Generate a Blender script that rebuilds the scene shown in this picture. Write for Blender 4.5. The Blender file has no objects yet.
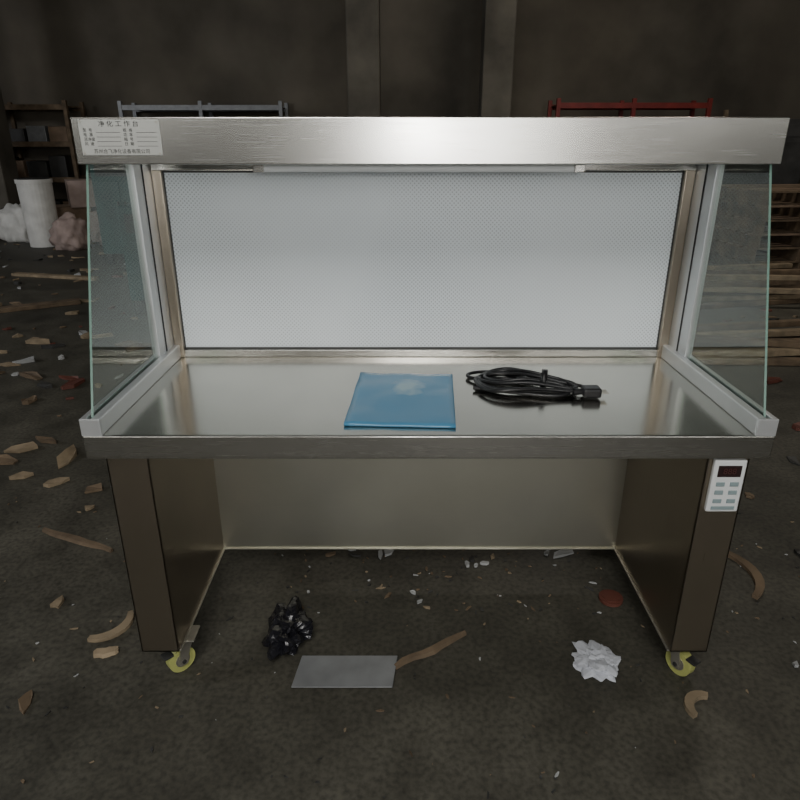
import bpy, bmesh, math, random
from mathutils import Vector, Matrix, noise as mn
random.seed(7)
S=bpy.context.scene
COL=S.collection

# ---------------------------------------------------------------- materials
def newmat(name):
    m=bpy.data.materials.new(name); m.use_nodes=True
    nt=m.node_tree; b=nt.nodes['Principled BSDF']
    return m,nt,b
def N(nt,t,**k):
    n=nt.nodes.new(t)
    for a,v in k.items():
        if a in n.inputs: n.inputs[a].default_value=v
        else: setattr(n,a,v)
    return n
def L(nt,a,b): nt.links.new(a,b)
def ramp(nt,fac,stops):
    r=nt.nodes.new('ShaderNodeValToRGB')
    e=r.color_ramp.elements
    while len(e)<len(stops): e.new(0.5)
    for i,(p,c) in enumerate(stops):
        e[i].position=p; e[i].color=(c[0],c[1],c[2],1)
    L(nt,fac,r.inputs['Fac']); return r
def simple(name,c,rough=.6,metal=0,var=.25,scale=6,bump=.0,emit=None,es=0):
    m,nt,b=newmat(name)
    tc=N(nt,'ShaderNodeTexCoord'); no=N(nt,'ShaderNodeTexNoise'); no.inputs['Scale'].default_value=scale
    no.inputs['Detail'].default_value=5
    L(nt,tc.outputs['Object'],no.inputs['Vector'])
    lo=[x*(1-var) for x in c]; hi=[min(1,x*(1+var)) for x in c]
    r=ramp(nt,no.outputs['Fac'],[(.3,lo),(.7,hi)])
    L(nt,r.outputs['Color'],b.inputs['Base Color'])
    b.inputs['Roughness'].default_value=rough; b.inputs['Metallic'].default_value=metal
    if bump:
        bp=N(nt,'ShaderNodeBump'); bp.inputs['Strength'].default_value=bump; bp.inputs['Distance'].default_value=.01
        L(nt,no.outputs['Fac'],bp.inputs['Height']); L(nt,bp.outputs['Normal'],b.inputs['Normal'])
    if emit:
        b.inputs['Emission Color'].default_value=(*emit,1); b.inputs['Emission Strength'].default_value=es
    return m
def steel(name,c,rough=.3,sc=(1,60,60),bump=.04,metal=1.0):
    m,nt,b=newmat(name)
    tc=N(nt,'ShaderNodeTexCoord'); mp=N(nt,'ShaderNodeMapping'); mp.inputs['Scale'].default_value=sc
    no=N(nt,'ShaderNodeTexNoise'); no.inputs['Scale'].default_value=6; no.inputs['Detail'].default_value=4
    L(nt,tc.outputs['Object'],mp.inputs['Vector']); L(nt,mp.outputs['Vector'],no.inputs['Vector'])
    n2=N(nt,'ShaderNodeTexNoise'); n2.inputs['Scale'].default_value=2.2; n2.inputs['Detail'].default_value=6
    L(nt,tc.outputs['Object'],n2.inputs['Vector'])
    r=ramp(nt,n2.outputs['Fac'],[(.3,[x*.8 for x in c]),(.7,c)])
    L(nt,r.outputs['Color'],b.inputs['Base Color'])
    ma=N(nt,'ShaderNodeMapRange'); ma.inputs['To Min'].default_value=rough*.8; ma.inputs['To Max'].default_value=rough*1.25
    L(nt,no.outputs['Fac'],ma.inputs['Value']); L(nt,ma.outputs['Result'],b.inputs['Roughness'])
    b.inputs['Metallic'].default_value=metal
    if bump:
        bp=N(nt,'ShaderNodeBump'); bp.inputs['Strength'].default_value=bump; bp.inputs['Distance'].default_value=.002
        L(nt,no.outputs['Fac'],bp.inputs['Height']); L(nt,bp.outputs['Normal'],b.inputs['Normal'])
    return m

M_steelH=steel('brushed_steel_horizontal',(.62,.61,.57),.25,(1.2,120,120),0)
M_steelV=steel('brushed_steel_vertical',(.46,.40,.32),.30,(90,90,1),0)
M_steelTop=steel('worktop_steel',(.66,.64,.58),.17,(1.5,90,90),.008)
M_steelBright=steel('bright_steel_trim',(.76,.78,.79),.40,(40,40,2),.02,.7)
M_steelBack=steel('steel_lower_back',(.54,.53,.45),.40,(2,60,90),0)
M_dark=simple('dark_gap',(.02,.02,.02),.7)
M_black=simple('black_rubber',(.012,.012,.013),.38,var=.1)
M_white=simple('white_plastic',(.68,.70,.70),.4,var=.04)
M_plate=simple('nameplate_aluminium',(.52,.53,.50),.4,var=.05,metal=.2)
M_ink=simple('black_ink',(.03,.03,.03),.6)
M_red=simple('dark_display',(.026,.014,.014),.25)
M_redt=simple('unlit_digits',(.06,.02,.018),.3)
M_grey=simple('grey_button',(.24,.31,.32),.5,var=.05)
M_wheel=simple('polyurethane_wheel',(.46,.48,.16),.4,var=.15)
M_zinc=simple('zinc_plate',(.50,.48,.42),.35,metal=.8,var=.2,scale=20)
M_wood=simple('raw_wood',(.14,.10,.062),.8,var=.45,scale=9,bump=.2)
M_wood2=simple('pale_wood',(.25,.195,.125),.8,var=.35,scale=12,bump=.2)
M_card=simple('cardboard',(.22,.155,.105),.85,var=.25)
M_pink=simple('pale_cardboard',(.36,.28,.25),.85,var=.25)
M_teal=simple('teal_paint',(.018,.068,.065),.45,var=.4)
M_redp=simple('red_paint',(.20,.025,.02),.45,var=.25)
M_conc=simple('column_concrete',(.115,.105,.085),.85,var=.35,scale=2,bump=.2)
M_sack=simple('white_sack',(.66,.66,.63),.7,var=.15,bump=.2)
M_paper=simple('white_paper',(.55,.57,.62),.7,var=.1)
M_litp=simple('dusty_paper_scrap',(.38,.39,.39),.7,var=.3)
M_sheet=simple('galvanised_sheet',(.26,.27,.28),.45,var=.15,scale=14,metal=.3)
M_dkmetal=simple('dark_machine_metal',(.04,.04,.038),.5,var=.4)
M_redbrown=simple('red_rust_cap',(.12,.04,.028),.6,var=.2)
M_gedge=simple('green_glass_edge',(.18,.30,.25),.25,var=.1)

def floor_mat():
    m,nt,b=newmat('dirty_concrete_floor')
    tc=N(nt,'ShaderNodeTexCoord')
    n1=N(nt,'ShaderNodeTexNoise'); n1.inputs['Scale'].default_value=1.1; n1.inputs['Detail'].default_value=8
    n2=N(nt,'ShaderNodeTexNoise'); n2.inputs['Scale'].default_value=70; n2.inputs['Detail'].default_value=6
    n3=N(nt,'ShaderNodeTexNoise'); n3.inputs['Scale'].default_value=6; n3.inputs['Detail'].default_value=6
    for n in (n1,n2,n3): L(nt,tc.outputs['Object'],n.inputs['Vector'])
    r1=ramp(nt,n1.outputs['Fac'],[(.3,(.066,.063,.048)),(.7,(.120,.113,.088))])
    r2=ramp(nt,n2.outputs['Fac'],[(.3,(.5,.5,.5)),(.60,(1,1,1)),(.70,(1.0,1.0,.96))])
    r3=ramp(nt,n3.outputs['Fac'],[(.35,(.62,.62,.62)),(.65,(1,1,1))])
    mx=N(nt,'ShaderNodeMixRGB',blend_type='MULTIPLY'); mx.inputs[0].default_value=1
    L(nt,r1.outputs[0],mx.inputs[1]); L(nt,r2.outputs[0],mx.inputs[2])
    my=N(nt,'ShaderNodeMixRGB',blend_type='MULTIPLY'); my.inputs[0].default_value=1
    L(nt,mx.outputs[0],my.inputs[1]); L(nt,r3.outputs[0],my.inputs[2])
    L(nt,my.outputs[0],b.inputs['Base Color'])
    mr=N(nt,'ShaderNodeMapRange'); mr.inputs['To Min'].default_value=.45; mr.inputs['To Max'].default_value=.8
    L(nt,n3.outputs['Fac'],mr.inputs['Value']); L(nt,mr.outputs[0],b.inputs['Roughness'])
    bp=N(nt,'ShaderNodeBump'); bp.inputs['Strength'].default_value=.3; bp.inputs['Distance'].default_value=.003
    L(nt,n2.outputs['Fac'],bp.inputs['Height']); L(nt,bp.outputs['Normal'],b.inputs['Normal'])
    return m
M_floor=floor_mat()
M_wall=simple('stained_plaster_wall',(.135,.12,.095),.9,var=.45,scale=.7,bump=.1)
M_ceil=simple('ceiling_paint',(.16,.15,.13),.9,var=.3,scale=1)

def perf_mat():
    m,nt,b=newmat('perforated_white_screen')
    tc=N(nt,'ShaderNodeTexCoord'); sx=N(nt,'ShaderNodeSeparateXYZ'); L(nt,tc.outputs['Object'],sx.inputs[0])
    ad=N(nt,'ShaderNodeMath',operation='ADD'); sb=N(nt,'ShaderNodeMath',operation='SUBTRACT')
    for q in (ad,sb): L(nt,sx.outputs['X'],q.inputs[0]); L(nt,sx.outputs['Z'],q.inputs[1])
    cb=N(nt,'ShaderNodeCombineXYZ'); L(nt,ad.outputs[0],cb.inputs[0]); L(nt,sb.outputs[0],cb.inputs[1])
    v=N(nt,'ShaderNodeTexVoronoi'); v.voronoi_dimensions='2D'; v.inputs['Scale'].default_value=88; v.inputs['Randomness'].default_value=0
    L(nt,cb.outputs[0],v.inputs['Vector'])
    n1=N(nt,'ShaderNodeTexNoise'); n1.inputs['Scale'].default_value=1.9
    L(nt,tc.outputs['Object'],n1.inputs['Vector'])
    hole=ramp(nt,n1.outputs['Fac'],[(.44,(.46,.50,.53)),(.58,(.68,.73,.76))])
    r=N(nt,'ShaderNodeMath',operation='LESS_THAN'); r.inputs[1].default_value=.27
    L(nt,v.outputs['Distance'],r.inputs[0])
    mx=N(nt,'ShaderNodeMixRGB'); L(nt,r.outputs[0],mx.inputs[0]); mx.inputs[1].default_value=(.76,.82,.85,1)
    L(nt,hole.outputs[0],mx.inputs[2]); L(nt,mx.outputs[0],b.inputs['Base Color'])
    b.inputs['Roughness'].default_value=.4
    return m
M_perf=perf_mat()

def glass_mat():
    m=bpy.data.materials.new('side_glass'); m.use_nodes=True; nt=m.node_tree; nt.nodes.clear()
    o=N(nt,'ShaderNodeOutputMaterial'); t=N(nt,'ShaderNodeBsdfTransparent'); t.inputs[0].default_value=(.86,.91,.88,1)
    g=N(nt,'ShaderNodeBsdfGlossy'); g.inputs['Roughness'].default_value=.02; g.inputs['Color'].default_value=(.9,.9,.9,1)
    lw=N(nt,'ShaderNodeLayerWeight'); lw.inputs['Blend'].default_value=.5
    p=N(nt,'ShaderNodeMath',operation='POWER'); p.inputs[1].default_value=4; L(nt,lw.outputs['Facing'],p.inputs[0])
    q=N(nt,'ShaderNodeMath',operation='MULTIPLY_ADD'); q.inputs[1].default_value=.6; q.inputs[2].default_value=.05; L(nt,p.outputs[0],q.inputs[0])
    mx=N(nt,'ShaderNodeMixShader'); L(nt,q.outputs[0],mx.inputs[0]); L(nt,t.outputs[0],mx.inputs[1]); L(nt,g.outputs[0],mx.inputs[2])
    L(nt,mx.outputs[0],o.inputs[0]); return m
M_glass=glass_mat()
def emis(name,c,s):
    m=bpy.data.materials.new(name); m.use_nodes=True; nt=m.node_tree; nt.nodes.clear()
    o=N(nt,'ShaderNodeOutputMaterial'); e=N(nt,'ShaderNodeEmission'); e.inputs[0].default_value=(*c,1); e.inputs[1].default_value=s
    L(nt,e.outputs[0],o.inputs[0]); return m
M_day=emis('daylight_pane',(1,.99,.95),4)

# ---------------------------------------------------------------- mesh helpers
def obj(name,bm,mats,parent=None,smooth=False,loc=None):
    me=bpy.data.meshes.new(name); bm.normal_update(); bm.to_mesh(me); bm.free()
    for m in (mats if isinstance(mats,list) else [mats]): me.materials.append(m)
    if smooth:
        for p in me.polygons: p.use_smooth=True
    o=bpy.data.objects.new(name,me); COL.objects.link(o)
    if parent: o.parent=parent
    if loc: o.location=loc
    return o
def addbox(bm,a,b,mi=0,bev=0,rot=None,piv=None):
    r=bmesh.ops.create_cube(bm,size=1)
    vs=r['verts']
    for v in vs:
        v.co=Vector([ (a[i]+b[i])/2+v.co[i]*(b[i]-a[i]) for i in range(3)])
    fs=set(f for v in vs for f in v.link_faces)
    for f in fs: f.material_index=mi
    if bev:
        es=set(e for v in vs for e in v.link_edges)
        rr=bmesh.ops.bevel(bm,geom=list(es),offset=bev,segments=2,affect='EDGES',profile=.5,material=mi)
        vs=list(set(v for f in rr['faces'] for v in f.verts)|set(v for v in vs if v.is_valid))
    if rot is not None:
        p=Vector(piv) if piv else Vector([(a[i]+b[i])/2 for i in range(3)])
        for v in vs: v.co=p+rot@(v.co-p)
    return vs
def cyl(bm,c,axis,r,h,mi=0,seg=24,r2=None):
    q=Vector((0,0,1)).rotation_difference(Vector(axis)).to_matrix().to_4x4()
    res=bmesh.ops.create_cone(bm,cap_ends=True,segments=seg,radius1=r,radius2=r if r2 is None else r2,depth=h,matrix=Matrix.Translation(c)@q)
    for f in set(f for v in res['verts'] for f in v.link_faces): f.material_index=mi
    return res['verts']
def B(name,a,b,mat,parent=None,bev=.002):
    bm=bmesh.new(); addbox(bm,a,b,0,bev); return obj(name,bm,mat,parent)
def empty(name,loc=(0,0,0)):
    e=bpy.data.objects.new(name,None); COL.objects.link(e); e.location=loc; e.empty_display_size=.1; return e
def prism(bm,pts,x0,x1,mi=0,edge_mi=None):
    A=[bm.verts.new((x0,y,z)) for y,z in pts]; C=[bm.verts.new((x1,y,z)) for y,z in pts]
    fs=[bm.faces.new(A),bm.faces.new(C[::-1])]
    n=len(pts)
    for i in range(n): fs.append(bm.faces.new((A[i],C[i],C[(i+1)%n],A[(i+1)%n])))
    for k,f in enumerate(fs): f.material_index=mi if (k<2 or edge_mi is None) else edge_mi
    bmesh.ops.recalc_face_normals(bm,faces=fs)
    return A+C

# ================================================================ ROOM
XL,XR,YB,YF,ZC=-9,8,11,-9,5.5
B('floor',(XL-.2,YF-.2,-.1),(XR+.2,YB+.2,0),M_floor,bev=0)
B('wall_back',(XL,YB,0),(XR,YB+.2,ZC),M_wall,bev=0)
B('wall_left',(XL-.2,YF-.2,0),(XL,YB+.2,ZC),M_wall,bev=0)
B('wall_right',(XR,YF-.2,0),(XR+.2,YB+.2,ZC),M_wall,bev=0)
B('wall_front',(XL,YF-.2,0),(XR,YF,ZC),M_wall,bev=0)
B('ceiling',(XL-.2,YF-.2,ZC),(XR+.2,YB+.2,ZC+.15),M_ceil,bev=0)

def window(name,c,w,h,axis,nx=4,nz=3,mat=M_day):
    bm=bmesh.new(); t=.05
    def bx(u0,u1,z0,z1,d0,d1,mi):
        if axis=='y': addbox(bm,(u0,min(d0,d1),z0),(u1,max(d0,d1),z1),mi)
        else: addbox(bm,(min(d0,d1),u0,z0),(max(d0,d1),u1,z1),mi)
    u,dep,z=c[0],c[1],c[2]; s=c[3]
    bx(u-w/2,u+w/2,z-h/2,z+h/2,dep+s*.005,dep+s*.02,1)
    for i in range(nx+1):
        p=u-w/2+w*i/nx; bx(p-t/2,p+t/2,z-h/2-t/2,z+h/2+t/2,dep+s*.003,dep+s*.07,0)
    for i in range(nz+1):
        p=z-h/2+h*i/nz; bx(u-w/2,u+w/2,p-t/2,p+t/2,dep+s*.003,dep+s*.06,0)
    return obj(name,bm,[M_dkmetal,mat])
M_day2=emis('dim_daylight_pane',(.8,.95,1),2)
window('window_1',(-4.5,YF,3.2,1),3.2,1.6,'y')
window('window_2',(4.8,YF,3.2,1),3.2,1.6,'y')
window('added_door_1',(.9,YF,1.5,1),1.7,2.9,'y',2,1)  # unseen glowing door, added for a bright reflection in the hood front
window('window_3',(1.5,XL,3.4,1),3.0,1.3,'x',4,2,M_day2)

for i,(x,y) in enumerate([(-.55,8.6),(1.35,9.4),(5.3,7.6),(-6.2,9.2)]):
    bm=bmesh.new(); addbox(bm,(x-.22,y-.22,0),(x+.22,y+.22,ZC),0,.02); addbox(bm,(x-.28,y-.28,0),(x+.28,y+.28,.35),0,.02)
    obj('concrete_column',bm,M_conc)

# ================================================================ CLEAN BENCH
bench=empty('clean_bench')
TZ=.718; HW=.748; FY=.022
bm=bmesh.new()
addbox(bm,(-HW,FY,TZ-.05),(HW,.60,TZ),0,.004)
obj('worktop',bm,M_steelTop,bench)
bm=bmesh.new()
addbox(bm,(-HW,FY-.006,TZ-.050),(HW,FY,TZ+.001),0,.002)
addbox(bm,(-HW,FY-.004,TZ-.054),(HW,FY+.03,TZ-.049),0,.001)
obj('worktop_apron',bm,M_steelH,bench)
for s,n in ((-1,'left'),(1,'right')):
    bm=bmesh.new()
    a,b=sorted((s*.706,s*.727)); addbox(bm,(a,FY,TZ),(b,.60,TZ+.040),0,.003)
    a,b=sorted((s*.737,s*.750)); addbox(bm,(a,FY,TZ-.05),(b,.60,TZ+.040),0,.002)
    a,b=sorted((s*.706,s*.750)); addbox(bm,(a,FY-.004,TZ),(b,FY+.002,TZ+.040),0,.0015)
    obj('side_rail_'+n,bm,M_steelBright,bench)
    bm=bmesh.new()
    x0,x1=sorted((s*.729,s*.734))
    prism(bm,[(FY+.012,TZ+.01),(.225,1.275),(.47,1.275),(.47,TZ+.01)],x0,x1,0,1)
    obj('side_glass_'+n,bm,[M_glass,M_gedge],bench)
    bm=bmesh.new()
    a,b=sorted((s*.722,s*.742)); addbox(bm,(a,.45,TZ),(b,.62,1.27),0,.002)
    obj('corner_post_'+n,bm,M_steelBright,bench)
    bm=bmesh.new()
    a,b=sorted((s*.696,s*.722)); addbox(bm,(a,.565,TZ),(b,.61,1.27),0,.002)
    addbox(bm,(s*.722-.002,.50,TZ),(s*.722+.002,.505,1.27),1)
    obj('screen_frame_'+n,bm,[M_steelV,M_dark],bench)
    bm=bmesh.new()
    LY=.036
    a,b=sorted((s*.622,s*.716)); addbox(bm,(a,LY,.108),(b,LY+.004,TZ-.05),0,.001)
    a,b=sorted((s*.712,s*.716)); addbox(bm,(a,LY,.108),(b,.93,TZ-.05),0,.001)
    a,b=sorted((s*.622,s*.626)); addbox(bm,(a,LY,.108),(b,.50,TZ-.05),0,.001)
    addbox(bm,(min(s*.622,s*.716),LY,.108),(max(s*.622,s*.716),.93,.113),0,.001)
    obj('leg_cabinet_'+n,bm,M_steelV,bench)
    bm=bmesh.new(); a,b=sorted((s*.617,s*.628)); addbox(bm,(a,.04,.106),(b,.49,.111),0,.001)
    obj('leg_flange_'+n,bm,M_zinc,bench)
B('diffuser_screen',(-.70,.585,TZ+.022),(.70,.592,1.238),M_perf,bench,0)
bm=bmesh.new()
addbox(bm,(-.70,.572,TZ),(.70,.60,TZ+.022),0,.002)
addbox(bm,(-.72,.560,1.238),(.72,.60,1.275),0,.002)
obj('screen_frame_rails',bm,M_steelH,bench)
bm=bmesh.new()
addbox(bm,(-.697,.580,TZ+.022),(.697,.586,TZ+.027),0); addbox(bm,(-.697,.580,1.232),(.697,.586,1.238),0)
addbox(bm,(-.699,.580,TZ+.022),(-.694,.586,1.238),0); addbox(bm,(.694,.580,TZ+.022),(.699,.586,1.238),0)
obj('screen_gasket',bm,M_dkmetal,bench)
B('fan_plenum',(-.722,.612,TZ-.05),(.722,.95,1.27),M_steelV,bench,.003)
bm=bmesh.new()
q=.742
addbox(bm,(-q,.200,1.265),(q,.206,1.357),0,.002)
addbox(bm,(-q,.206,1.351),(q,.955,1.357),0,.001)
addbox(bm,(-q,.206,1.265),(-q+.006,.955,1.351),0,.001)
addbox(bm,(q-.006,.206,1.265),(q,.955,1.351),0,.001)
addbox(bm,(-q+.006,.206,1.265),(q-.006,.235,1.269),0,.001)
obj('hood',bm,M_steelH,bench)
bm=bmesh.new(); addbox(bm,(-.736,.235,1.285),(.736,.60,1.290),0)
obj('hood_soffit',bm,M_steelBright,bench)
bm=bmesh.new(); addbox(bm,(-.40,.25,1.262),(.36,.30,1.285),0,.003)
cyl(bm,(-.02,.275,1.254),(1,0,0),.008,.70,1,16)
for x in (-.375,.335): addbox(bm,(x-.012,.262,1.246),(x+.012,.288,1.264),0,.002)
obj('lamp_fixture',bm,[M_steelH,M_white],bench)
bm=bmesh.new(); addbox(bm,(-.63,.488,.108),(.63,.493,TZ-.05),0,.001)
addbox(bm,(-.63,.482,.106),(.63,.49,.110),0,.001)
obj('lower_back_panel',bm,M_steelBack,bench)
def caster(n,x,y,ang,top=.108):
    bm=bmesh.new()
    addbox(bm,(x-.035,y-.03,top-.005),(x+.035,y+.03,top-.0005),0,.001)
    cyl(bm,(x,y,top-.012),(0,0,1),.020,.016,0)
    R=Matrix.Rotation(ang,3,'Z'); r=.036; off=R@Vector((0,.018,0)); wc=Vector((x,y,r+.001))+off
    ax=R@Vector((1,0,0))
    cyl(bm,wc,ax,r,.024,1,32); cyl(bm,wc,ax,r*.55,.027,0,24); cyl(bm,wc,ax,.006,.046,2,12)
    for s in (-1,1):
        qq=wc+ax*(s*.019)
        n0=R@Vector((0,1,0)); A=[]
        for d in (-.0015,.0015):
            A.append([bm.verts.new(qq+ax*d+n0*u+Vector((0,0,w-qq.z))) for u,w in ((-.010,r-.010),(.010,r-.010),(.012,r+.012),(.002,top-.018),(-.030,top-.018),(-.014,r+.012))])
        fs=[bm.faces.new(A[0]),bm.faces.new(A[1][::-1])]
        for i in range(6): fs.append(bm.faces.new((A[0][i],A[1][i],A[1][(i+1)%6],A[0][(i+1)%6])))
        bmesh.ops.recalc_face_normals(bm,faces=fs)
    addbox(bm,(x-.021,y-.020,top-.024),(x+.021,y+.022,top-.016),0,.001,R,(x,y,top-.02))
    p=wc+R@Vector((0,.034,.028)); addbox(bm,(p.x-.013,p.y-.013,p.z-.003),(p.x+.013,p.y+.013,p.z+.003),2,.001,R)
    obj('caster_'+n,bm,[M_zinc,M_wheel,M_dkmetal],bench)
caster('front_left',-.632,.105,2.35); caster('front_right',.668,.095,-2.6)
caster('rear_left',-.672,.80,.4); caster('rear_right',.672,.80,-.3)
def text(name,s,loc,size,mat,parent,sx=1.0,align='LEFT'):
    c=bpy.data.curves.new(name,'FONT'); c.body=s; c.size=size; c.align_x=align; c.align_y='CENTER'
    c.materials.append(mat); o=bpy.data.objects.new(name,c); COL.objects.link(o)
    o.location=loc; o.rotation_euler=(math.radians(90),0,0); o.scale=(sx,1,1); o.parent=parent; return o
nx=.001
bm=bmesh.new(); addbox(bm,(-.727+nx,.1975,1.283),(-.560+nx,.2,1.352),0,.001)
for x in (-.722,-.565):
    for z in (1.287,1.348): cyl(bm,(x+nx,.197,z),(0,1,0),.002,.002,1,10)
obj('nameplate',bm,[M_plate,M_zinc],bench)
yt=.1968
text('nameplate_title','净 化 工 作 台',(-.6435+nx,yt,1.3435),.0125,M_ink,bench,1.1,'CENTER')
rows=[('型  号','规  格'),('电  源','功  率'),('洁净度','编  号'),('风  速','日  期')]
bm=bmesh.new()
for i,(a,b) in enumerate(rows):
    z=1.3315-.0088*i
    text('nameplate_row_%d'%i,a,(-.719+nx,yt,z),.0078,M_ink,bench)
    text('nameplate_row_%db'%i,b,(-.636+nx,yt,z),.0078,M_ink,bench)
    addbox(bm,(-.692+nx,yt-.0001,z-.0042),(-.642+nx,yt+.0002,z-.0036),0)
    addbox(bm,(-.609+nx,yt-.0001,z-.0042),(-.567+nx,yt+.0002,z-.0036),0)
obj('nameplate_lines',bm,M_ink,bench)
text('nameplate_company','苏州合飞净化设备有限公司',(-.6435+nx,yt,1.2905),.0098,M_ink,bench,1.0,'CENTER')
bm=bmesh.new()
addbox(bm,(.634,.024,.526),(.706,.036,.657),0,.003)
addbox(bm,(.644,.0225,.616),(.696,.025,.644),1,.0008)
for j,z in enumerate((.598,.577,.555)):
    for x in ((.655,.686)): addbox(bm,(x-.010,.0220,z-.006),(x+.010,.025,z+.005),2,.0015)
addbox(bm,(.644,.0222,.532),(.697,.025,.541),2,.001)
obj('control_panel',bm,[M_white,M_red,M_grey],bench)
text('control_display','888',(.67,.0220,.630),.020,M_redt,bench,1,'CENTER')

# ================================================================ ITEMS ON WORKTOP
def pouch():
    bm=bmesh.new(); nx,ny=16,20; W,H=.25,.345; g=[]
    for j in range(ny+1):
        row=[]
        for i in range(nx+1):
            x=(i/nx-.5)*W; y=(j/ny-.5)*H
            z=.004+.006*abs(mn.noise(Vector((x*9,y*9,1.3))))+(.006*max(0,1-abs(y-.02)/.12)*max(0,1-abs(x)/.12))
            row.append(bm.verts.new((x,y,z)))
        g.append(row)
    for j in range(ny):
        for i in range(nx): bm.faces.new((g[j][i],g[j][i+1],g[j+1][i+1],g[j+1][i]))
    r=bmesh.ops.extrude_face_region(bm,geom=bm.faces[:])
    for v in r['geom']:
        if isinstance(v,bmesh.types.BMVert): v.co.z=0.0005
    bmesh.ops.recalc_face_normals(bm,faces=bm.faces[:])
    return bm
def pouch_mat():
    m,nt,b=newmat('blue_booklet_cover')
    tc=N(nt,'ShaderNodeTexCoord')
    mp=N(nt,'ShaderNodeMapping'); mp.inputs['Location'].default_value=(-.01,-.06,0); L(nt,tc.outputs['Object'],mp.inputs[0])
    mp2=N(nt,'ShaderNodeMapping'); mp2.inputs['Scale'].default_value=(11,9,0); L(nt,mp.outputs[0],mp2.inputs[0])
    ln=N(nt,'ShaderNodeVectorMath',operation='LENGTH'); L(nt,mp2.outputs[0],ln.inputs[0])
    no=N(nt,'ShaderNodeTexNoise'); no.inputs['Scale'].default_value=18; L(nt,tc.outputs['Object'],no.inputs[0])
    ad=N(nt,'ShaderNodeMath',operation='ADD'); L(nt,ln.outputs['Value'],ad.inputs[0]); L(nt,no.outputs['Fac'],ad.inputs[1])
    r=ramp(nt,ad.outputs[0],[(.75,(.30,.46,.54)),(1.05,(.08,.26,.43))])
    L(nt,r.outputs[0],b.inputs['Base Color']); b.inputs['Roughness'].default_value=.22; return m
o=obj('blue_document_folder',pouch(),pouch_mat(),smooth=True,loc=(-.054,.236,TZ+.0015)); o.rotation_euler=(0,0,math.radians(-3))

def curve(name,paths,rad,mat,parent=None):
    c=bpy.data.curves.new(name,'CURVE'); c.dimensions='3D'; c.bevel_depth=rad; c.bevel_resolution=4
    for pts in paths:
        s=c.splines.new('NURBS'); s.points.add(len(pts)-1); s.order_u=4; s.use_endpoint_u=True
        for p,q in zip(s.points,pts): p.co=(*q,1)
    c.materials.append(mat); o=bpy.data.objects.new(name,c); COL.objects.link(o)
    if parent: o.parent=parent
    return o
cord=empty('power_cord',(.27,.315,TZ+.002))
pts=[]
for k in range(7):
    rx=.125+random.uniform(-.02,.02); ry=.062+random.uniform(-.024,.03); cx=random.uniform(-.02,.01); cy=random.uniform(-.012,.012)
    for a in range(0,12):
        t=a/12*2*math.pi
        pinch=1-.7*math.exp(-((math.cos(t)-.25)/.3)**2)
        x=cx+rx*math.cos(t); y=cy+ry*math.sin(t)*pinch*(1.3 if math.cos(t)<0 else .8)
        zz=.006+.0035*k*(1 if a%2 else .8)*(.5+.9*math.exp(-(x/.07)**2))
        ca,sa=math.cos(-.3),math.sin(-.3)
        pts.append((x*ca-y*sa,x*sa+y*ca,zz))
tail=[(.10,-.06,.008),(.06,-.085,.006),(-.03,-.06,.006),(-.10,-.035,.006),(-.145,-.02,.006)]
curve('cable',[pts+tail,[(-.10,.03,.008),(-.15,.05,.006),(-.165,.09,.006),(-.08,.115,.006),(.0,.07,.01),(.06,.02,.018)]],.0045,M_black,cord)
bm=bmesh.new()
cyl(bm,(.035,-.015,.027),(1,-.3,0),.026,.014,0,20)
obj('cable_tie',bm,M_black,cord,True)
bm=bmesh.new()
addbox(bm,(.120,-.085,.001),(.165,-.047,.026),0,.006); cyl(bm,(.113,-.066,.013),(1,0,0),.010,.03,0,16,.006)
for yy in (-.076,-.066,-.056): addbox(bm,(.165,yy-.003,.012),(.183,yy+.003,.0135),1)
obj('plug',bm,[M_black,M_zinc],cord)

# ================================================================ FLOOR ITEMS
def crumple(name,c,sx,sy,sz,mat,seed,sub=4,amp=.45,smooth=False,fr=2.2,fold=0):
    bm=bmesh.new(); bmesh.ops.create_icosphere(bm,subdivisions=sub,radius=1)
    for v in bm.verts:
        n=v.co.normalized(); q=mn.noise(n*fr+Vector((seed,seed*.7,0))); q2=mn.noise(n*fr*2.6+Vector((0,seed,2)))
        r=1+amp*(abs(q)*2-.5)+amp*.5*q2
        if fold: r+=fold*abs(math.sin(math.atan2(n.y,n.x)*3.5+q*6))*(1-abs(n.z))
        v.co=Vector((n.x*r*sx,n.y*r*sy,max(0,(n.z*r*.6+.4)*sz)))
    return obj(name,bm,mat,None,smooth,c)
M_bag=simple('black_plastic_film',(.014,.014,.018),.22,var=.1,scale=40,bump=.4)
crumple('black_plastic_bag',(-.380,.205,.001),.054,.084,.07,M_bag,5.3,4,.42,False,1.6,.18)
crumple('crumpled_paper',(.468,.105,.001),.056,.058,.030,M_paper,8.4,4,.45,False,1.8,.15)
bm=bmesh.new(); addbox(bm,(-.13,-.055,0),(.13,.055,.003),0,.001)
for v in bm.verts: v.co.z+=.006*(v.co.x/.13)**2; v.co.x+=.12*v.co.y
o=obj('sheet_metal_offcut',bm,M_sheet,loc=(-.205,.073,.001))
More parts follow.
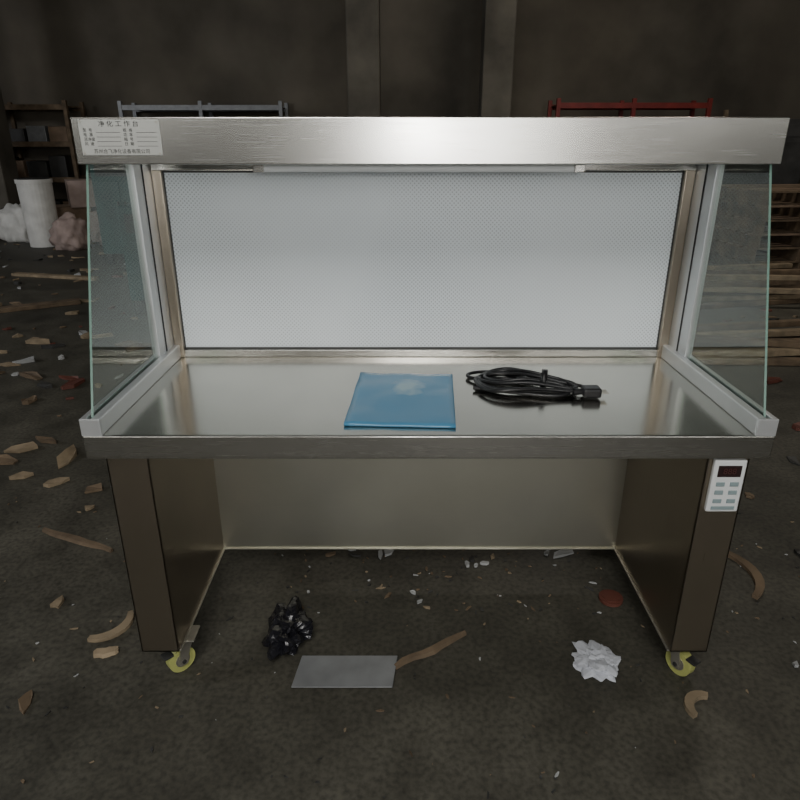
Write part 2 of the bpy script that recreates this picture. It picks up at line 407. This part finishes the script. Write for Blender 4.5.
def sliver(name,p0,p1,w,h,mat,seed):
    bm=bmesh.new(); p0=Vector((*p0,0)); p1=Vector((*p1,0)); d=(p1-p0); n=Vector((-d.y,d.x,0)).normalized(); k=9; prev=None
    for i in range(k):
        t=i/(k-1); ww=w*(.25+.75*math.sin(math.pi*(.12+.8*t)))*(1+.3*mn.noise(Vector((t*5,seed,0))))
        c=p0+d*t+n*(.01*mn.noise(Vector((t*3,seed,4))))
        ring=[bm.verts.new(c-n*ww/2),bm.verts.new(c+n*ww/2),bm.verts.new(c+n*ww*.35+Vector((0,0,h))),bm.verts.new(c-n*ww*.3+Vector((0,0,h*.8)))]
        if prev:
            for a in range(4): bm.faces.new((prev[a],prev[(a+1)%4],ring[(a+1)%4],ring[a]))
        else: bm.faces.new(ring)
        prev=ring
    bm.faces.new(prev); bmesh.ops.recalc_face_normals(bm,faces=bm.faces[:])
    return obj(name,bm,mat,None,False,(0,0,.001))
sliver('wood_sliver',(-.075,.09),(.125,.22),.022,.012,M_wood,1)
def arc(name,c,R0,w,a0,a1,mat):
    bm=bmesh.new(); prev=None; k=10
    for i in range(k):
        a=a0+(a1-a0)*i/(k-1); d=Vector((math.cos(a),math.sin(a),0)); ww=w*(.5+.5*math.sin(math.pi*(i+.6)/k))
        ring=[bm.verts.new(d*(R0-ww/2)),bm.verts.new(d*(R0+ww/2)),bm.verts.new(d*(R0+ww/2)+Vector((0,0,.012))),bm.verts.new(d*(R0-ww/2)+Vector((0,0,.012)))]
        if prev:
            for q in range(4): bm.faces.new((prev[q],prev[(q+1)%4],ring[(q+1)%4],ring[q]))
        else: bm.faces.new(ring)
        prev=ring
    bm.faces.new(prev); bmesh.ops.recalc_face_normals(bm,faces=bm.faces[:])
    return obj(name,bm,mat,None,False,c)
arc('wood_offcut',(-.93,.27,.001),.075,.026,-1.7,.5,M_wood2)
sliver('wood_offcut',(-.90,.135),(-.84,.155),.035,.012,M_wood2,5)
arc('wood_offcut',(.70,-.05,.001),.045,.024,1.2,3.6,M_wood2)
arc('wood_offcut',(.93,.50,.001),.16,.03,-.9,.9,M_wood)
sliver('wood_offcut',(-1.35,.75),(-1.05,.62),.03,.012,M_wood,6)
bm=bmesh.new(); cyl(bm,(0,0,.006),(0,0,1),.036,.010,0,28); cyl(bm,(0,0,.012),(0,0,1),.026,.004,0,28)
obj('red_cap_disc',bm,M_redbrown,loc=(.585,.37,.001))

bm=bmesh.new(); addbox(bm,(-.55,-.05,0),(.55,.05,.035),0,.003,Matrix.Rotation(.55,3,'Z'))
obj('timber_plank',bm,M_wood,loc=(-3.3,4.0,.001))
bm=bmesh.new(); addbox(bm,(-.5,-.04,0),(.5,.04,.03),0,.003,Matrix.Rotation(-.25,3,'Z'))
obj('timber_plank',bm,M_wood2,loc=(-3.6,5.4,.001))
bm=bmesh.new()
def scrap(x,y,s,mi,thick=.004):
    n=random.randint(4,7); a0=random.random()*6; el=random.uniform(1,2.8)
    R=Matrix.Rotation(random.random()*6.28,3,'Z')
    top=[];bot=[]
    for i in range(n):
        a=a0+i/n*2*math.pi; r=s*random.uniform(.5,1)
        p=R@Vector((math.cos(a)*r*el*.7,math.sin(a)*r*.6,0))
        bot.append(bm.verts.new((x+p.x,y+p.y,.001))); top.append(bm.verts.new((x+p.x,y+p.y,.001+thick+random.random()*s*.35)))
    fs=[bm.faces.new(top),bm.faces.new(bot[::-1])]
    for i in range(n): fs.append(bm.faces.new((bot[i],bot[(i+1)%n],top[(i+1)%n],top[i])))
    for f in fs: f.material_index=mi
for (x,y,s,mi) in [(-.10,.62,.030,2),(-.13,.60,.02,2),(.50,.61,.032,2),(.44,.61,.022,2),(-.02,.40,.014,2),(.0,.36,.012,2),(.02,.33,.010,1),
    (.18,.57,.024,3),(.22,.55,.016,2),(.16,.55,.016,2),(.25,.585,.016,1),(.19,.54,.012,2),(-.3,.60,.018,0),(-.22,.60,.016,3),
    (-2.06,2.0,.07,0),(-1.79,1.41,.07,1),(-1.72,1.5,.05,0),(-1.95,2.25,.08,4),(-2.0,2.35,.05,4),(-2.6,3.1,.1,1),(-2.35,3.3,.07,2),(-2.2,3.25,.07,1),
    (-1.6,2.4,.05,2),(-1.45,2.1,.04,0),(-1.1,.35,.03,1),(-1.0,-.02,.03,0),(-1.25,.9,.03,1),(.9,.5,.03,1),(1.2,.2,.04,0),(1.0,.1,.02,2),(1.3,.6,.03,3)]:
    scrap(x,y,s,mi)
for i in range(420):
    x=random.uniform(-1.6,1.6); y=random.uniform(-.5,1.2)
    scrap(x,y,random.uniform(.002,.008),random.choice([0,1,2,0,3,3]),.001)
for i in range(90):
    x=random.uniform(-.5,.6); y=random.uniform(.3,.70)
    scrap(x,y,random.uniform(.003,.012),random.choice([0,1,2,0,3,3]),.001)
for i in range(420):
    x=random.uniform(-6.5,-1.0); y=random.uniform(.8,8)
    scrap(x,y,random.uniform(.012,.08),random.choice([0,0,1,1,2,3,4]))
for i in range(240):
    x=random.uniform(1.1,4.5); y=random.uniform(.5,6)
    scrap(x,y,random.uniform(.012,.06),random.choice([0,0,1,3,4]))
bmesh.ops.recalc_face_normals(bm,faces=bm.faces[:])
obj('floor_litter',bm,[M_wood,M_wood2,M_litp,M_dkmetal,M_redbrown])

# ================================================================ BACKGROUND CLUTTER
def carton(bm,x,y,z,w,d,h,r,mi):
    R=Matrix.Rotation(r,3,'Z'); addbox(bm,(x-w/2,y-d/2,z),(x+w/2,y+d/2,z+h),mi,.006,R)
    addbox(bm,(x-w/2-.001,y-.02,z+h*.6),(x+w/2+.001,y+.02,z+h+.002),2,0,R,(x,y,z+h/2))
bm=bmesh.new()
carton(bm,-4.7,8.3,.001,.6,.5,.45,.2,0);carton(bm,-4.05,8.1,.001,.5,.45,.4,-.2,1);carton(bm,-4.4,8.25,.455,.55,.45,.35,.5,1)
carton(bm,-3.5,8.5,.001,.6,.5,.5,.05,0);carton(bm,-3.6,8.5,.505,.45,.4,.3,.3,1);carton(bm,-5.4,8.6,.001,.6,.6,.4,-.1,1)
obj('cardboard_box_pile',bm,[M_card,M_pink,M_wood2])
bm=bmesh.new()
carton(bm,4.45,4.4,.001,.6,.5,.6,.05,0);carton(bm,4.45,4.4,.605,.5,.4,.35,.3,0)
obj('cardboard_box_pile',bm,[M_card,M_dkmetal,M_wood])
crumple('white_sack_bundle',(-5.35,8.0,.001),.26,.2,.5,M_sack,4.2,4,.2,True)
crumple('white_sack_bundle',(-4.3,7.3,.001),.24,.22,.42,M_pink,6.2,4,.25,True)
crumple('white_sack_bundle',(-3.75,7.5,.001),.26,.22,.34,M_pink,2.2,4,.25,True)
bm=bmesh.new(); cyl(bm,(0,0,.42),(0,0,1),.19,.84,0,28,.21); cyl(bm,(0,0,.82),(0,0,1),.22,.05,0,28); cyl(bm,(0,0,.852),(0,0,1),.19,.01,1,28)
obj('white_drum',bm,[M_sack,M_dark],loc=(-4.8,7.6,.001))
def cabinet(name,x,y,w,d,h,mat,leg=.12):
    bm=bmesh.new()
    addbox(bm,(-w/2,-d/2,leg),(w/2,d/2,h),0,.01)
    for a in (-1,1):
        for b in (-1,1): addbox(bm,(a*(w/2-.05)-.03,b*(d/2-.05)-.03,0),(a*(w/2-.05)+.03,b*(d/2-.05)+.03,leg),1)
    addbox(bm,(-w/2+.03,-d/2-.012,leg+.04),(-.01,-d/2,h-.25),0,.004); addbox(bm,(.01,-d/2-.012,leg+.04),(w/2-.03,-d/2,h-.25),0,.004)
    addbox(bm,(-.05,-d/2-.03,h*.45),(-.03,-d/2-.012,h*.6),1,.003); addbox(bm,(.03,-d/2-.03,h*.45),(.05,-d/2-.012,h*.6),1,.003)
    addbox(bm,(-w/2+.05,-d/2-.008,h-.2),(w/2-.05,-d/2,h-.06),1,.002)
    return obj(name,bm,[mat,M_dkmetal],loc=(x,y,.001))
cabinet('machine_cabinet',-2.0,4.1,.42,.5,.85,M_teal)
cabinet('machine_cabinet',-3.1,6.4,.6,.5,1.15,M_teal)
cabinet('machine_cabinet',-2.35,6.6,.5,.5,.95,M_dkmetal)
cabinet('machine_cabinet',-3.3,9.6,.9,.6,1.5,M_dkmetal)
cabinet('machine_cabinet',-7.2,8.4,1.3,.8,1.3,M_dkmetal)
cabinet('machine_cabinet',4.4,7.6,1.0,.7,1.55,M_dkmetal)
def rack(name,x,y,w,d,h,nsh,mat,rot=0,top=True):
    bm=bmesh.new()
    for a in (-1,0,1):
        for b in (-1,1): addbox(bm,(a*w/2-.03,b*d/2-.03,0),(a*w/2+.03,b*d/2+.03,h),0,.003)
    for k in range(nsh):
        z=.15+(h-.25)*k/(nsh-1)
        addbox(bm,(-w/2,-d/2-.02,z-.04),(w/2,-d/2+.02,z+.04),0,.003); addbox(bm,(-w/2,d/2-.02,z-.04),(w/2,d/2+.02,z+.04),0,.003)
        addbox(bm,(-w/2+.02,-d/2+.02,z),(w/2-.02,d/2-.02,z+.02),1)
        if k<nsh-1:
            px=-w/2+.08
            while px<w/2-.3:
                ww=random.uniform(.18,.4); hh=random.uniform(.15,(h-.25)/(nsh-1)-.12)
                if random.random()<.8: addbox(bm,(px,-d/2+.06,z+.021),(px+ww,d/2-.1,z+.02+hh),random.choice([2,3,4,3]),.005)
                px+=ww+.05
    o=obj(name,bm,[mat,M_wood,M_card,M_dkmetal,M_sheet],loc=(x,y,.001)); o.rotation_euler=(0,0,rot); return o
rack('storage_rack',3.5,9.9,2.3,.6,1.9,4,M_redp)
rack('storage_rack',-3.3,10.6,2.6,.6,1.9,4,M_sheet)
rack('storage_rack',5.9,5.2,2.4,.6,1.8,4,M_dkmetal,1.35)
rack('storage_rack',-6.6,10.4,2.4,.6,1.9,4,M_wood)
def pallets(x,y,n,rot):
    bm=bmesh.new()
    for k in range(n):
        z=k*.14; o=random.uniform(-.03,.03)
        for i in range(7): addbox(bm,(-.6+o,-.5+i*.155,z+.118),(.6+o,-.5+i*.155+.1,z+.138),random.choice([0,1]),.002)
        for j in (-1,0,1):
            addbox(bm,(j*.55-.045+o,-.5,z+.022),(j*.55+.045+o,.53,z+.118),0,.002)
            addbox(bm,(j*.55-.05+o,-.5,z),(j*.55+.05+o,.53,z+.022),0)
    ob=obj('pallet_stack',bm,[M_wood,M_card],loc=(x,y,.001)); ob.rotation_euler=(0,0,rot)
pallets(4.1,6.1,6,.1); pallets(2.6,6.6,7,-.1); pallets(-7.3,6.3,4,.4)
bm=bmesh.new()
for i in range(7):
    x=i*.11; h=random.uniform(1.2,1.9); R=Matrix.Rotation(math.radians(-12+random.uniform(-2,2)),3,'X')@Matrix.Rotation(random.uniform(-.04,.04),3,'Y')
    addbox(bm,(x,-.02,0),(x+random.uniform(.05,.09),.02,h),i%2,.003,R,(x,0,0))
for v in bm.verts: v.co.z=max(v.co.z,0)
obj('leaning_timber_bundle',bm,[M_wood,M_wood2],loc=(5.3,10.35,.001))
def pile(x,y,n,rot):
    bm=bmesh.new()
    for i in range(n):
        R=Matrix.Rotation(random.uniform(-.22,.22),3,'Z'); addbox(bm,(-.9,-.3+(i%9)*.07,.04*(i%3)+.12*(i//9)),(.8,-.24+(i%9)*.07,.04*(i%3)+.038+.12*(i//9)),i%2,.002,R)
    o=obj('timber_pile',bm,[M_wood,M_wood2],loc=(x,y,.001)); o.rotation_euler=(0,0,rot)
pile(2.4,2.9,9,0); pile(2.85,4.45,18,.1)

# ================================================================ LIGHTS
def area(name,loc,tgt,sx,sy,e,c):
    l=bpy.data.lights.new(name,'AREA'); l.shape='RECTANGLE'; l.size=sx; l.size_y=sy; l.energy=e; l.color=c
    o=bpy.data.objects.new(name,l); COL.objects.link(o); o.location=loc
    o.rotation_euler=(Vector(tgt)-Vector(loc)).to_track_quat('-Z','Y').to_euler(); return o
area('overhead_fill_light',(-.6,-3.0,4.0),(0,.4,.6),1.8,1.4,92,(1,.98,.94))  # unseen soft fill, added above and behind the camera to light the bench
area('added_door_fill',(.9,-8.7,1.8),(0,.4,.8),1.6,2.6,90,(1,.98,.95))  # added fill that backs up the glowing door behind the camera
area('side_window_daylight',(-8.7,1.5,3.4),(-3,6,0),2.8,1.2,190,(.97,.97,1))
area('rear_fill_light',(2.5,5,5.2),(3,6,0),1.5,.4,75,(1,.92,.80))  # unseen overhead fill, added to brighten the background clutter
fl=bpy.data.lights.new('camera_flash','POINT'); fl.energy=15; fl.shadow_soft_size=.03; fl.color=(1,.99,.97)
fo=bpy.data.objects.new('camera_flash',fl); COL.objects.link(fo); fo.location=(.02,-1.30,1.37)
w=bpy.data.worlds.new('world'); S.world=w; w.use_nodes=True
w.node_tree.nodes['Background'].inputs[0].default_value=(.5,.55,.6,1); w.node_tree.nodes['Background'].inputs[1].default_value=.05

cd=bpy.data.cameras.new('camera'); cd.sensor_width=36; cd.lens=29.25; cam=bpy.data.objects.new('camera',cd); COL.objects.link(cam)
cam.location=(-.062,-1.257,1.313); cam.rotation_euler=(math.radians(90-21.8),0,0)
cd.clip_start=.05; S.camera=cam
